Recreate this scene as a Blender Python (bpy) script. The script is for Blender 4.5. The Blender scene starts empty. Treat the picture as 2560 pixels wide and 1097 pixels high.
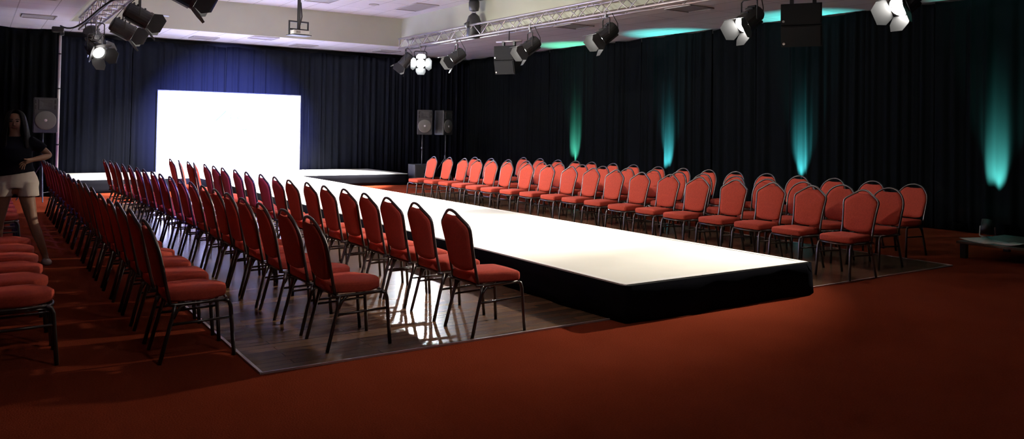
import bpy, bmesh, math, random
from mathutils import Vector, Matrix
random.seed(7)
S = bpy.context.scene
COL = S.collection
PI = math.pi
R = math.radians
V = Vector

# ------------------------------------------------------------------ materials
def mat(name, base, rough=0.6, metal=0.0, spec=0.5, emit=None, strength=0.0, sheen=0.0, noise=None, bump=None):
    """noise=(scale, amount): colour wear; bump=(scale, strength)"""
    m = bpy.data.materials.new(name); m.use_nodes = True
    nt = m.node_tree; b = nt.nodes['Principled BSDF']
    b.inputs['Base Color'].default_value = (*base, 1)
    b.inputs['Roughness'].default_value = rough
    b.inputs['Metallic'].default_value = metal
    b.inputs['Specular IOR Level'].default_value = spec
    if sheen:
        b.inputs['Sheen Weight'].default_value = sheen
        b.inputs['Sheen Roughness'].default_value = 0.5
    if emit:
        b.inputs['Emission Color'].default_value = (*emit, 1)
        b.inputs['Emission Strength'].default_value = strength
    if noise or bump:
        tc = nt.nodes.new('ShaderNodeTexCoord')
    if noise:
        n = nt.nodes.new('ShaderNodeTexNoise'); n.inputs['Scale'].default_value = noise[0]
        n.inputs['Detail'].default_value = 4
        nt.links.new(tc.outputs['Object'], n.inputs['Vector'])
        r = nt.nodes.new('ShaderNodeValToRGB')
        a = noise[1]
        r.color_ramp.elements[0].position = 0.3; r.color_ramp.elements[1].position = 0.7
        r.color_ramp.elements[0].color = (*[c * (1 - a) for c in base], 1)
        r.color_ramp.elements[1].color = (*[min(1, c * (1 + a)) for c in base], 1)
        nt.links.new(n.outputs['Fac'], r.inputs['Fac']); nt.links.new(r.outputs['Color'], b.inputs['Base Color'])
    if bump:
        n2 = nt.nodes.new('ShaderNodeTexNoise'); n2.inputs['Scale'].default_value = bump[0]; n2.inputs['Detail'].default_value = 3
        nt.links.new(tc.outputs['Object'], n2.inputs['Vector'])
        bp = nt.nodes.new('ShaderNodeBump'); bp.inputs['Strength'].default_value = bump[1]; bp.inputs['Distance'].default_value = 0.01
        nt.links.new(n2.outputs['Fac'], bp.inputs['Height']); nt.links.new(bp.outputs['Normal'], b.inputs['Normal'])
    return m

M = {}
M['fabric'] = mat('red_fabric', (0.44, 0.066, 0.040), 0.9, spec=0.1, noise=(60, .12), bump=(300, .25))
M['frame'] = mat('chair_frame_metal', (0.115, 0.10, 0.095), 0.35, metal=0.85)
M['rubber'] = mat('black_rubber', (0.012, 0.012, 0.012), 0.7)
M['black'] = mat('black_paint', (0.018, 0.018, 0.019), 0.45, noise=(25, .3))
M['lampblack'] = mat('lamp_black', (0.022, 0.022, 0.022), 0.5)
M['alu'] = mat('aluminium', (0.62, 0.58, 0.60), 0.38, metal=0.75)
M['steel'] = mat('steel', (0.5, 0.5, 0.5), 0.3, metal=0.9)
M['drape'] = mat('black_drape', (0.0040, 0.0046, 0.0054), 1.0, spec=0.0)
M['drapeback'] = mat('black_drape_back', (0.0056, 0.0062, 0.0098), 1.0, spec=0.0)
M['skirt'] = mat('black_skirt', (0.006, 0.006, 0.008), 0.9, spec=0.0)
M['deck'] = mat('white_deck', (0.80, 0.80, 0.74), 0.42, spec=0.4, noise=(1.4, .05))
M['tape'] = mat('white_tape', (0.88, 0.88, 0.86), 0.35, spec=0.5)
M['wallpaint'] = mat('dark_wall', (0.03, 0.03, 0.032), 0.9)
M['fascia'] = mat('cream_paint', (0.55, 0.57, 0.45), 0.8, noise=(1.2, .04))
M['speaker'] = mat('speaker_cabinet', (0.035, 0.035, 0.038), 0.5, noise=(30, .2))
M['grille'] = mat('speaker_grille', (0.15, 0.15, 0.135), 0.55, metal=0.2, bump=(400, .6))
M['dust'] = mat('silver_cap', (0.8, 0.8, 0.8), 0.35)
M['white'] = mat('white_plastic', (0.75, 0.75, 0.74), 0.4)
M['polewhite'] = mat('white_pole', (0.8, 0.8, 0.78), 0.35)
M['paper'] = mat('paper', (0.75, 0.75, 0.70), 0.8)
M['wood'] = mat('dark_wood', (0.06, 0.025, 0.012), 0.5, noise=(8, .4))
M['skin'] = mat('skin', (0.30, 0.155, 0.09), 0.55, noise=(30, .08))
M['hair'] = mat('black_hair', (0.010, 0.008, 0.008), 0.75, spec=0.15, bump=(120, .5))
M['shirt'] = mat('dark_shirt', (0.006, 0.006, 0.011), 0.9, spec=0.1)
M['shorts'] = mat('beige_shorts', (0.62, 0.52, 0.42), 0.85, bump=(25, .12))
M['shoe'] = mat('pale_shoe', (0.6, 0.58, 0.52), 0.6)
M['eye'] = mat('eye_dark', (0.02, 0.012, 0.01), 0.25)
M['lip'] = mat('lip', (0.22, 0.06, 0.05), 0.5)
M['hungcab'] = mat('hung_cabinet', (0.007, 0.007, 0.008), 0.75, spec=0.2)
M['panel'] = mat('unlit_diffuser', (0.30, 0.27, 0.27), 0.5)
M['panelframe'] = mat('light_frame', (0.45, 0.42, 0.42), 0.5)
M['lens_on'] = mat('lens_lit', (0.9, 0.9, 0.9), 0.2, emit=(1.0, 0.97, 0.92), strength=110)
M['lens_hot'] = mat('lens_glaring', (0.9, 0.9, 0.9), 0.2, emit=(0.93, 0.98, 1.0), strength=150)
M['lens_dim'] = mat('lens_dim', (0.9, 0.9, 0.9), 0.2, emit=(1.0, 0.97, 0.95), strength=5)
M['lens_blue'] = mat('lens_blue', (0.2, 0.25, 0.9), 0.2, emit=(0.25, 0.35, 1.0), strength=30)
M['lens_teal'] = mat('lens_teal', (0.1, 0.6, 0.5), 0.2, emit=(0.1, 0.9, 0.65), strength=6)
M['glint'] = mat('lamp_glint', (0.9, 0.7, 0.5), 0.4, emit=(1.0, 0.72, 0.42), strength=3)  # orange glints put in as emission
M['screen'] = mat('lit_screen', (0.6, 0.6, 0.6), 0.6, emit=(1.0, 1.0, 0.995), strength=2.2)
M['mark'] = mat('screen_mark', (0.01, 0.02, 0.02), 0.9, spec=0.0, emit=(0.68, 0.90, 0.86), strength=1.0)

def carpet():
    m = bpy.data.materials.new('red_carpet'); m.use_nodes = True
    nt = m.node_tree; b = nt.nodes['Principled BSDF']
    tc = nt.nodes.new('ShaderNodeTexCoord')
    n = nt.nodes.new('ShaderNodeTexNoise'); n.inputs['Scale'].default_value = 90; n.inputs['Detail'].default_value = 4
    n2 = nt.nodes.new('ShaderNodeTexNoise'); n2.inputs['Scale'].default_value = 1.3; n2.inputs['Detail'].default_value = 3
    mx = nt.nodes.new('ShaderNodeMix'); mx.data_type = 'FLOAT'
    mx.inputs[0].default_value = 0.4
    nt.links.new(tc.outputs['Object'], n.inputs['Vector']); nt.links.new(tc.outputs['Object'], n2.inputs['Vector'])
    nt.links.new(n.outputs['Fac'], mx.inputs[2]); nt.links.new(n2.outputs['Fac'], mx.inputs[3])
    r = nt.nodes.new('ShaderNodeValToRGB')
    r.color_ramp.elements[0].position = .3; r.color_ramp.elements[1].position = .72
    r.color_ramp.elements[0].color = (0.125, 0.020, 0.0085, 1); r.color_ramp.elements[1].color = (0.190, 0.035, 0.016, 1)
    nt.links.new(mx.outputs[0], r.inputs['Fac']); nt.links.new(r.outputs['Color'], b.inputs['Base Color'])
    b.inputs['Roughness'].default_value = 1.0; b.inputs['Specular IOR Level'].default_value = 0.0
    bp = nt.nodes.new('ShaderNodeBump'); bp.inputs['Strength'].default_value = .4; bp.inputs['Distance'].default_value = .01
    nt.links.new(n.outputs['Fac'], bp.inputs['Height']); nt.links.new(bp.outputs['Normal'], b.inputs['Normal'])
    return m
M['carpet'] = carpet()

def planks():
    m = bpy.data.materials.new('laminate_planks'); m.use_nodes = True
    nt = m.node_tree; b = nt.nodes['Principled BSDF']
    tc = nt.nodes.new('ShaderNodeTexCoord')
    br = nt.nodes.new('ShaderNodeTexBrick')
    br.inputs['Scale'].default_value = 1.0; br.inputs['Brick Width'].default_value = 1.2; br.inputs['Row Height'].default_value = 0.09
    br.inputs['Mortar Size'].default_value = 0.0025; br.inputs['Mortar Smooth'].default_value = 0.2
    br.inputs['Color1'].default_value = (0.17, 0.092, 0.050, 1); br.inputs['Color2'].default_value = (0.115, 0.060, 0.034, 1)
    br.inputs['Mortar'].default_value = (0.05, 0.03, 0.02, 1)
    nt.links.new(tc.outputs['Object'], br.inputs['Vector'])
    mp = nt.nodes.new('ShaderNodeMapping'); mp.inputs['Scale'].default_value = (2, 30, 1)
    n = nt.nodes.new('ShaderNodeTexNoise'); n.inputs['Scale'].default_value = 1.5; n.inputs['Detail'].default_value = 5
    nt.links.new(tc.outputs['Object'], mp.inputs['Vector']); nt.links.new(mp.outputs['Vector'], n.inputs['Vector'])
    mx = nt.nodes.new('ShaderNodeMix'); mx.data_type = 'RGBA'; mx.blend_type = 'MULTIPLY'
    mx.inputs[0].default_value = 0.5
    nt.links.new(br.outputs['Color'], mx.inputs[6]); nt.links.new(n.outputs['Color'], mx.inputs[7])
    nt.links.new(br.outputs['Color'], mx.inputs[6])
    hs = nt.nodes.new('ShaderNodeRGBToBW'); nt.links.new(n.outputs['Color'], hs.inputs[0])
    nt.links.new(hs.outputs[0], mx.inputs[7])
    nt.links.new(mx.outputs[2], b.inputs['Base Color'])
    b.inputs['Roughness'].default_value = 0.25; b.inputs['Specular IOR Level'].default_value = 0.10
    bp = nt.nodes.new('ShaderNodeBump'); bp.inputs['Strength'].default_value = .12; bp.inputs['Distance'].default_value = .004
    nt.links.new(n.outputs['Fac'], bp.inputs['Height']); nt.links.new(bp.outputs['Normal'], b.inputs['Normal'])
    return m
M['planks'] = planks()

def tiles():
    m = bpy.data.materials.new('ceiling_tiles'); m.use_nodes = True
    nt = m.node_tree; b = nt.nodes['Principled BSDF']
    tc = nt.nodes.new('ShaderNodeTexCoord')
    br = nt.nodes.new('ShaderNodeTexBrick'); br.offset = 0.0
    br.inputs['Scale'].default_value = 1.0; br.inputs['Brick Width'].default_value = 0.65; br.inputs['Row Height'].default_value = 1.3
    br.inputs['Mortar Size'].default_value = 0.010; br.inputs['Mortar Smooth'].default_value = 0.3
    br.inputs['Color1'].default_value = (0.66, 0.63, 0.655, 1); br.inputs['Color2'].default_value = (0.70, 0.67, 0.69, 1)
    br.inputs['Mortar'].default_value = (0.36, 0.34, 0.35, 1)
    nt.links.new(tc.outputs['Object'], br.inputs['Vector'])
    nt.links.new(br.outputs['Color'], b.inputs['Base Color'])
    b.inputs['Roughness'].default_value = 0.9; b.inputs['Specular IOR Level'].default_value = 0.1
    return m
M['tiles'] = tiles()

# ------------------------------------------------------------------ mesh helpers
def new_obj(name, bm, material, parent=None, smooth=False, loc=None):
    me = bpy.data.meshes.new(name)
    bmesh.ops.recalc_face_normals(bm, faces=bm.faces[:])
    if smooth:
        for f in bm.faces: f.smooth = True
    bm.to_mesh(me); bm.free()
    me.materials.append(material)
    o = bpy.data.objects.new(name, me); COL.objects.link(o)
    if parent is not None: o.parent = parent
    if loc is not None: o.location = loc
    return o

def tag(o, label=None, cat=None, group=None, kind=None):
    if label: o['label'] = label
    if cat: o['category'] = cat
    if group: o['group'] = group
    if kind: o['kind'] = kind
    return o

def thing(name, label, cat, loc=(0, 0, 0), rz=0.0, group=None):
    o = bpy.data.objects.new(name, None); COL.objects.link(o)
    o.empty_display_size = .1
    o.location = loc; o.rotation_euler = (0, 0, rz)
    return tag(o, label, cat, group)

def copy_tree(o, parent=None):
    c = o.copy(); COL.objects.link(c)
    if parent is not None: c.parent = parent
    for ch in list(o.children): copy_tree(ch, c)
    return c

def box(bm, c, s, rot=None, bev=0.0):
    """c centre, s full size"""
    r = bmesh.ops.create_cube(bm, size=1.0)
    vs = r['verts']
    bmesh.ops.scale(bm, vec=s, verts=vs)
    if bev > 0:
        es = list({e for v in vs for e in v.link_edges})
        rb = bmesh.ops.bevel(bm, geom=es, offset=bev, segments=2, affect='EDGES', profile=0.5)
        vs = list({v for f in rb['faces'] for v in f.verts} | {v for v in vs if v.is_valid})
    m = Matrix.Translation(V(c))
    if rot is not None: m = m @ (rot if isinstance(rot, Matrix) else Matrix(rot)).to_4x4()
    bmesh.ops.transform(bm, matrix=m, verts=vs)
    return vs

def tube(bm, pts, r, n=8, closed=False, caps=True):
    pts = [V(p) for p in pts]
    k = len(pts)
    rr = r if isinstance(r, (list, tuple)) else [r] * k
    rings = []
    T = []
    for i in range(k):
        if closed: t = pts[(i + 1) % k] - pts[i - 1]
        elif i == 0: t = pts[1] - pts[0]
        elif i == k - 1: t = pts[-1] - pts[-2]
        else: t = (pts[i + 1] - pts[i]).normalized() + (pts[i] - pts[i - 1]).normalized()
        T.append(t.normalized())
    a = V((0, 0, 1)) if abs(T[0].z) < .9 else V((1, 0, 0))
    nrm = T[0].cross(a).normalized()
    for i in range(k):
        nrm = (nrm - T[i] * nrm.dot(T[i]))
        nrm = nrm.normalized() if nrm.length > 1e-6 else T[i].orthogonal().normalized()
        bi = T[i].cross(nrm)
        rings.append([bm.verts.new(pts[i] + (nrm * math.cos(2 * PI * j / n) + bi * math.sin(2 * PI * j / n)) * rr[i]) for j in range(n)])
    m = k if closed else k - 1
    for i in range(m):
        A, B = rings[i], rings[(i + 1) % k]
        for j in range(n):
            bm.faces.new((A[j], A[(j + 1) % n], B[(j + 1) % n], B[j]))
    if caps and not closed:
        bm.faces.new(rings[0]); bm.faces.new(list(reversed(rings[-1])))
    return [v for q in rings for v in q]

def lathe(bm, prof, n=24, axis='z', origin=(0, 0, 0), mtx=None):
    """prof list of (r, h)"""
    rings = []
    allv = []
    for r, h in prof:
        if r < 1e-5:
            v = bm.verts.new((0, 0, h)); rings.append([v]); allv.append(v)
        else:
            q = [bm.verts.new((r * math.cos(2 * PI * j / n), r * math.sin(2 * PI * j / n), h)) for j in range(n)]
            rings.append(q); allv += q
    for A, B in zip(rings[:-1], rings[1:]):
        for j in range(n):
            a, b2 = A[j % len(A)], A[(j + 1) % len(A)]
            c, d = B[(j + 1) % len(B)], B[j % len(B)]
            f = []
            for v in (a, b2, c, d):
                if v not in f: f.append(v)
            if len(f) > 2: bm.faces.new(f)
    if len(rings[0]) > 1: bm.faces.new(rings[0])
    if len(rings[-1]) > 1: bm.faces.new(list(reversed(rings[-1])))
    m = Matrix.Translation(V(origin))
    if mtx is not None: m = m @ mtx.to_4x4()
    bmesh.ops.transform(bm, matrix=m, verts=allv)
    return allv

def prism(bm, poly, thick, mtx):
    """poly 2d (x,y) extruded +-thick/2 along z, then mtx"""
    t = thick / 2
    A = [bm.verts.new((x, y, -t)) for x, y in poly]; B = [bm.verts.new((x, y, t)) for x, y in poly]
    n = len(poly)
    bm.faces.new(list(reversed(A))); bm.faces.new(B)
    for i in range(n): bm.faces.new((A[i], A[(i + 1) % n], B[(i + 1) % n], B[i]))
    bmesh.ops.transform(bm, matrix=mtx, verts=A + B)

def NB(): return bmesh.new()

def frame_to(d):
    """rotation taking local +X to d, keeping local Y horizontal"""
    x = V(d).normalized(); y = V((0, 0, 1)).cross(x)
    y = y.normalized() if y.length > 1e-4 else V((0, 1, 0))
    z = x.cross(y)
    return Matrix((x, y, z)).transposed()

# ------------------------------------------------------------------ camera
CAM_Z = 1.58
f_px, cy_px, yaw, pit, rol = 1995.69, 279.71, 0.5916, 0.0222, 0.0160
fw = V((math.sin(yaw) * math.cos(pit), math.cos(yaw) * math.cos(pit), math.sin(pit)))
r0 = V((math.cos(yaw), -math.sin(yaw), 0)); u0 = r0.cross(fw)
rt = r0 * math.cos(rol) + u0 * math.sin(rol); up = u0 * math.cos(rol) - r0 * math.sin(rol)
cam = bpy.data.cameras.new('camera'); co = bpy.data.objects.new('camera', cam); COL.objects.link(co)
mm = Matrix((rt, up, -fw)).transposed().to_4x4(); mm.translation = V((0, 0, CAM_Z)); co.matrix_world = mm
cam.sensor_width = 36; cam.sensor_fit = 'HORIZONTAL'; cam.lens = f_px / 2560 * 36
cam.shift_y = -(548.5 - cy_px) / 2560
cam.clip_start = 0.05; cam.clip_end = 100
S.camera = co

# ------------------------------------------------------------------ room shell
X0, X1, Y0, Y1 = -4.5, 14.3, -4.5, 23.45
ZL, ZU = 3.9, 4.7                      # soffit and coffer heights
CX0, CX1, CY0, CY1 = 1.72, 10.1, 0.6, 20.75   # coffer

def struct(name, bm, m): return tag(new_obj(name, bm, m), kind='structure')

bm = NB(); box(bm, ((X0 + X1) / 2, (Y0 + Y1) / 2, -.05), (X1 - X0 + .4, Y1 - Y0 + .4, .1)); struct('floor', bm, M['carpet'])
bm = NB(); box(bm, ((X0 + X1) / 2, Y1 + .1, 2.4), (X1 - X0 + .4, .2, 4.8)); struct('wall_back', bm, M['wallpaint'])
bm = NB(); box(bm, ((X0 + X1) / 2, Y0 - .1, 2.4), (X1 - X0 + .4, .2, 4.8)); struct('wall_front', bm, M['wallpaint'])
bm = NB(); box(bm, (X1 + .1, (Y0 + Y1) / 2, 2.4), (.2, Y1 - Y0, 4.8)); struct('wall_right', bm, M['wallpaint'])
bm = NB(); box(bm, (X0 - .1, (Y0 + Y1) / 2, 2.4), (.2, Y1 - Y0, 4.8)); struct('wall_left', bm, M['wallpaint'])
bm = NB(); box(bm, ((CX0 + CX1) / 2, (CY0 + CY1) / 2, ZU + .1), (CX1 - CX0 + .4, CY1 - CY0 + .4, .2)); struct('ceiling', bm, M['tiles'])
bm = NB()
box(bm, ((X0 + X1) / 2, (CY1 + Y1) / 2, ZL + .1), (X1 - X0, Y1 - CY1, .2))
box(bm, ((X0 + X1) / 2, (CY0 + Y0) / 2, ZL + .1), (X1 - X0, CY0 - Y0, .2))
box(bm, ((X0 + CX0) / 2, (CY0 + CY1) / 2, ZL + .1), (CX0 - X0, CY1 - CY0, .2))
box(bm, ((X1 + CX1) / 2, (CY0 + CY1) / 2, ZL + .1), (X1 - CX1, CY1 - CY0, .2))
struct('ceiling', bm, M['tiles'])
zf = (ZL + ZU) / 2; hf = ZU - ZL
for i, (c, s) in enumerate([(((CX0 + CX1) / 2, CY1 - .021, zf), (CX1 - CX0 - .0, .04, hf)),
                            ((CX1 - .021, (CY0 + CY1) / 2, zf), (.04, CY1 - CY0, hf)),
                            ((CX0 + .021, (CY0 + CY1) / 2, zf), (.04, CY1 - CY0, hf)),
                            (((CX0 + CX1) / 2, CY0 + .021, zf), (CX1 - CX0 - .0, .04, hf))]):
    bm = NB(); box(bm, c, s); struct('trim_%d' % (i + 1), bm, M['fascia'])

# unlit recessed panels
def ceiling_panel(x, y, z, label, sx=.63, sy=.63, group=None):
    t = thing('ceiling_light', label, 'ceiling light', (x, y, z), 0, group)
    bm = NB()
    for c, s in (((sx / 2, 0, -.012), (.03, sy, .024)), ((-sx / 2, 0, -.012), (.03, sy, .024)), ((0, sy / 2, -.012), (sx, .03, .024)), ((0, -sy / 2, -.012), (sx, .03, .024))):
        box(bm, c, s)
    new_obj('frame', bm, M['panelframe'], t)
    bm = NB(); box(bm, (0, 0, -.006), (sx - .03, sy - .03, .008)); new_obj('diffuser', bm, M['panel'], t)
    return t
gl = 'unlit ceiling light panels'
ceiling_panel(5.0, 22.2, ZL, 'unlit square ceiling panel above the lit screen, over its upper-left corner', group=gl)
ceiling_panel(6.25, 21.1, ZL, 'unlit ceiling panel at the cream fascia, between the screen and projector', group=gl)
ceiling_panel(7.75, 22.3, ZL, 'unlit square ceiling panel behind the hanging projector', group=gl)
ceiling_panel(10.3, 22.2, ZL, 'unlit square ceiling panel by the back corner beyond the far truss end', group=gl)
ceiling_panel(1.1, 20.3, ZL, 'unlit ceiling panel above the white pole', group=gl)
ceiling_panel(0.9, 17.0, ZL, 'unlit ceiling panel in the top-left corner beside the lamp cluster', group=gl)
ceiling_panel(10.95, 13.9, ZL, 'unlit ceiling panel under the truss between two hanging lamps', group=gl)
ceiling_panel(11.0, 10.5, ZL, 'dark ceiling panel where the truss leaves the picture', group=gl)
ceiling_panel(9.35, 18.4, ZU, 'large unlit ceiling panel in the raised ceiling near the chain hoist', .62, 1.25, group=gl)
ceiling_panel(7.0, 18.6, ZU, 'large unlit ceiling panel in the raised ceiling above the projector', .62, 1.25, group=gl)
t = thing('ceiling_speaker', 'small round speaker in the raised ceiling beside the projector pole', 'ceiling speaker', (8.32, 18.74, ZU))
bm = NB(); lathe(bm, [(.13, 0), (.13, -.015), (.115, -.02)], 24); new_obj('rim', bm, M['panelframe'], t)
bm = NB(); lathe(bm, [(.112, -.01), (.112, -.018), (0, -.024)], 24); new_obj('grille', bm, M['panel'], t)

# ------------------------------------------------------------------ dance floor, catwalk, stage
df = thing('dance_floor', 'brown laminate dance floor laid on the red carpet under the runway', 'dance floor', (0, 0, 0))
DX0, DX1, DY0, DY1 = 1.55, 9.96, 5.115, 17.27
bm = NB(); box(bm, ((DX0 + DX1) / 2, (DY0 + DY1) / 2, .005), (DX1 - DX0, DY1 - DY0, .010)); new_obj('laminate_panel', bm, M['planks'], df)
for c, s in ((((DX0 + DX1) / 2, DY0, .007), (DX1 - DX0, .014, .013)), (((DX0 + DX1) / 2, DY1, .007), (DX1 - DX0, .014, .013)),
             ((DX0, (DY0 + DY1) / 2, .007), (.02, DY1 - DY0, .013)), ((DX1, (DY0 + DY1) / 2, .007), (.02, DY1 - DY0, .013))):
    bm = NB(); box(bm, c, s); tag(new_obj('edge_strip', bm, M['alu'], df), 'metal edge strip')

def skirt(bm, path, z1, amp=.02, seed=1, closed=False, wave=.06):
    """hanging cloth along a ground path"""
    rnd = random.Random(seed)
    P = []
    for a, b2 in zip(path[:-1], path[1:]):
        a, b2 = V(a), V(b2); L = (b2 - a).length; k = max(2, int(L / .09))
        d = (b2 - a).normalized(); n = V((d.y, -d.x))
        for i in range(k):
            P.append((a + (b2 - a) * i / k, n))
    P.append((V(path[-1]), n))
    rows = []
    zs = [z1, z1 * .66, z1 * .33, .004]
    ph = [rnd.uniform(0, 6) for _ in range(4)]
    for i, (p, n) in enumerate(P):
        s = i * .09
        o = math.sin(s * 3.1 + ph[0]) + .7 * math.sin(s * 7.3 + ph[1]) + .5 * math.sin(s * 12.7 + ph[2])
        col = []
        for k, z in enumerate(zs):
            q = p + n * (amp * (.15 + .28 * k) * max(.12, 1 + .45 * o) + .008)
            col.append(bm.verts.new((q.x, q.y, z)))
        rows.append(col)
    for A, B in zip(rows[:-1], rows[1:]):
        for k in range(3): bm.faces.new((A[k], B[k], B[k + 1], A[k + 1]))

HR = .31
RX0, RX1, RY0, RY1 = 4.49, 6.92, 4.96, 20.12
t = thing('runway', 'long white fashion runway with a black skirt, from the screen stage towards us', 'runway')
bm = NB(); box(bm, ((RX0 + RX1) / 2, (RY0 + RY1) / 2, HR - .02), (RX1 - RX0, RY1 - RY0, .04), bev=.006); new_obj('deck', bm, M['deck'], t)
bm = NB()
for c, s in (((RX0 + .03, (RY0 + RY1) / 2, HR + .002), (.06, RY1 - RY0 - .02, .004)), ((RX1 - .03, (RY0 + RY1) / 2, HR + .002), (.06, RY1 - RY0 - .02, .004)),
             (((RX0 + RX1) / 2, RY0 + .035, HR + .003), (RX1 - RX0 - .02, .07, .006))):
    box(bm, c, s)
new_obj('edge_tape', bm, M['tape'], t)
bm = NB()
rad = .05
pth = [(RX1 + .01, RY1 - .06), (RX1 + .01, RY0 + .03)]
pth += [(RX1 + .01, RY0 - .01), (RX0 + rad, RY0 - .01)]
pth += [(RX0 + rad - rad * math.sin(a), RY0 + rad - .01 - rad * math.cos(a)) for a in (PI / 6, PI / 3)]
pth += [(RX0 - .01, RY0 + rad), (RX0 - .01, RY1 - .06)]
skirt(bm, [V(p) for p in reversed(pth)], HR - .003, amp=.035, seed=3)
# cloth normals point outwards on the far side of the path
sk = new_obj('skirt', bm, M['skirt'], t, smooth=True)
md = sk.modifiers.new('thick', 'SOLIDIFY'); md.thickness = .004; md.offset = 0

SX0, SX1, SY0, SY1 = 0.9, 10.05, 20.13, 22.86
t = thing('stage', 'white cross stage in front of the screen with a black skirt', 'stage')
bm = NB(); box(bm, ((SX0 + SX1) / 2, (SY0 + SY1) / 2, HR - .02), (SX1 - SX0, SY1 - SY0, .04), bev=.006); new_obj('deck', bm, M['deck'], t)
bm = NB(); skirt(bm, [V((SX0, SY1)), V((SX0, SY0)), V((RX0 - .06, SY0))], HR - .012, amp=.03, seed=5)
sk = new_obj('skirt', bm, M['skirt'], t, smooth=True)
md = sk.modifiers.new('thick', 'SOLIDIFY'); md.thickness = .004; md.offset = 0
bm = NB(); skirt(bm, [V((RX1 + .06, SY0)), V((SX1, SY0)), V((SX1, SY1))], HR - .012, amp=.03, seed=6)
sk = new_obj('skirt', bm, M['skirt'], t, smooth=True)
md = sk.modifiers.new('thick', 'SOLIDIFY'); md.thickness = .004; md.offset = 0

# ------------------------------------------------------------------ screen
QY = 22.47; QX0, QX1, QZ0, QZ1 = 3.95, 7.75, HR + .003, 2.455
t = thing('projection_screen', 'big glowing white screen standing at the back of the stage', 'screen', (0, 0, 0))
bm = NB(); box(bm, ((QX0 + QX1) / 2, QY, (QZ0 + QZ1) / 2), (QX1 - QX0, .02, QZ1 - QZ0)); new_obj('lit_surface', bm, M['screen'], t)
bm = NB()
for c, s in (((QX0 - .012, QY + .015, (QZ0 + QZ1) / 2), (.02, .05, QZ1 - QZ0 - .01)), ((QX1 + .012, QY + .015, (QZ0 + QZ1) / 2), (.02, .05, QZ1 - QZ0 - .01)),
             (((QX0 + QX1) / 2, QY + .015, QZ1 + .012), (QX1 - QX0 + .04, .05, .02))):
    box(bm, c, s)
for x in (QX0 + .4, QX1 - .4):
    box(bm, (x, QY + .04, 1.2), (.04, .04, 1.8)); box(bm, (x, QY + .14, HR + .024), (.05, .3, .04))
new_obj('frame', bm, M['black'], t)
def sx(px): return QX0 + (px - 395) / (748 - 395) * (QX1 - QX0)
def sz(py): return QZ1 - (py - 233) / (427 - 233) * (QZ1 - QZ0)
bm = NB()
YM = QY - .010
def stroke(pts, w):
    tube(bm, [(sx(a), YM, sz(b2)) for a, b2 in pts], w * 2.2, 6)
stroke([(531, 302), (543, 290), (556, 277)], .008)
stroke([(569, 282), (566, 290), (569, 297)], .006)
stroke([(583, 293), (588, 289), (591, 294), (586, 296), (583, 293)], .006)
stroke([(596, 282), (604, 283), (611, 289), (609, 297)], .004)
stroke([(596, 321), (602, 325), (608, 321)], .007)
stroke([(627, 346), (633, 343)], .006)
new_obj('faint_logo', bm, M['mark'], t)

# ------------------------------------------------------------------ drapes
def drape(name, a, b2, z0, z1, label, m, seed, group):
    """a,b: plan end points; folds bulge to the room side (left of a->b)"""
    rnd = random.Random(seed)
    a, b2 = V(a), V(b2); L = (b2 - a).length; d = (b2 - a) / L; n = V((-d.y, d.x))
    k = int(L / .022)
    ph = [rnd.uniform(0, 6.28) for _ in range(6)]
    fr = [rnd.uniform(.85, 1.15) for _ in range(6)]
    bm = NB(); zs = [z0 + (z1 - z0) * q for q in (0, .12, .3, .5, .7, .85, .95, 1)]
    rows = []
    for i in range(k + 1):
        s = L * i / k
        warp = s + .10 * math.sin(2.1 * s * fr[3] + ph[3]) + .05 * math.sin(5.3 * s + ph[4])
        w = .55 * math.sin(2 * PI * warp / .21 * fr[0] + ph[0]) + .35 * math.sin(2 * PI * warp / .13 * fr[1] + ph[1]) + .3 * math.sin(2 * PI * warp / .47 * fr[2] + ph[2])
        col = []
        for z in zs:
            q = (z - z0) / (z1 - z0)
            am = .050 * (1 - .55 * q)
            o = n * (am * w + .012 * math.sin(3 * q + s * 2 + ph[5]))
            p = a + d * s + o
            dz = .018 * math.sin(2 * PI * s / 1.1 + ph[2]) if q == 1 else 0
            col.append(bm.verts.new((p.x, p.y, z + dz)))
        rows.append(col)
    for A, B in zip(rows[:-1], rows[1:]):
        for j in range(len(zs) - 1): bm.faces.new((A[j], B[j], B[j + 1], A[j + 1]))
    o = new_obj(name, bm, m, None, smooth=True)
    md = o.modifiers.new('thick', 'SOLIDIFY'); md.thickness = .006; md.offset = 0
    tag(o, label, 'curtain', group)
    return o
ZB = 3.765
lab = ['black drape panel behind the stage, between the white pole and the screen',
       'black drape panel behind the left half of the glowing screen',
       'black drape panel behind the right half of the glowing screen',
       'black drape panel behind the stage, just right of the screen',
       'black drape panel in the back corner behind the two stand speakers']
xs = [1.0, 3.4, 5.8, 8.2, 10.8, 13.85]
for i in range(5):
    drape('drape', (xs[i], 23.0), (xs[i + 1] - .02, 23.0), .02, ZB, lab[i], M['drapeback'], 20 + i, 'black drapes along the back wall')
lab = ['black drape along the side wall, panel closest to the back corner', 'black side drape panel with the first green-lit streak from the back',
       'black side drape panel between the first two teal streaks', 'black side drape panel with the second teal streak from the back',
       'dark side drape panel between the second and third teal streaks', 'black side drape panel with the wide teal streak behind the large hung speaker',
       'dark side drape panel between the third and fourth teal streaks', 'black side drape panel with the teal blob by the floor papers',
       'black side drape panel at the right picture edge']
ys = [22.9, 18.4, 15.6, 14.6, 12.3, 11.1, 8.6, 7.3, 4.9, 1.5]
for i in range(9):
    drape('drape', (13.65, ys[i]), (13.65, ys[i + 1] + .02), .02, 3.875, lab[i], M['drape'], 40 + i, 'black drapes along the side wall')
drape('drape', (-4.2, 19.32), (-1.4, 19.32), .02, 3.5, 'black masking drape at the far left, outer panel', M['drape'], 60, 'black masking drapes')
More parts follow.
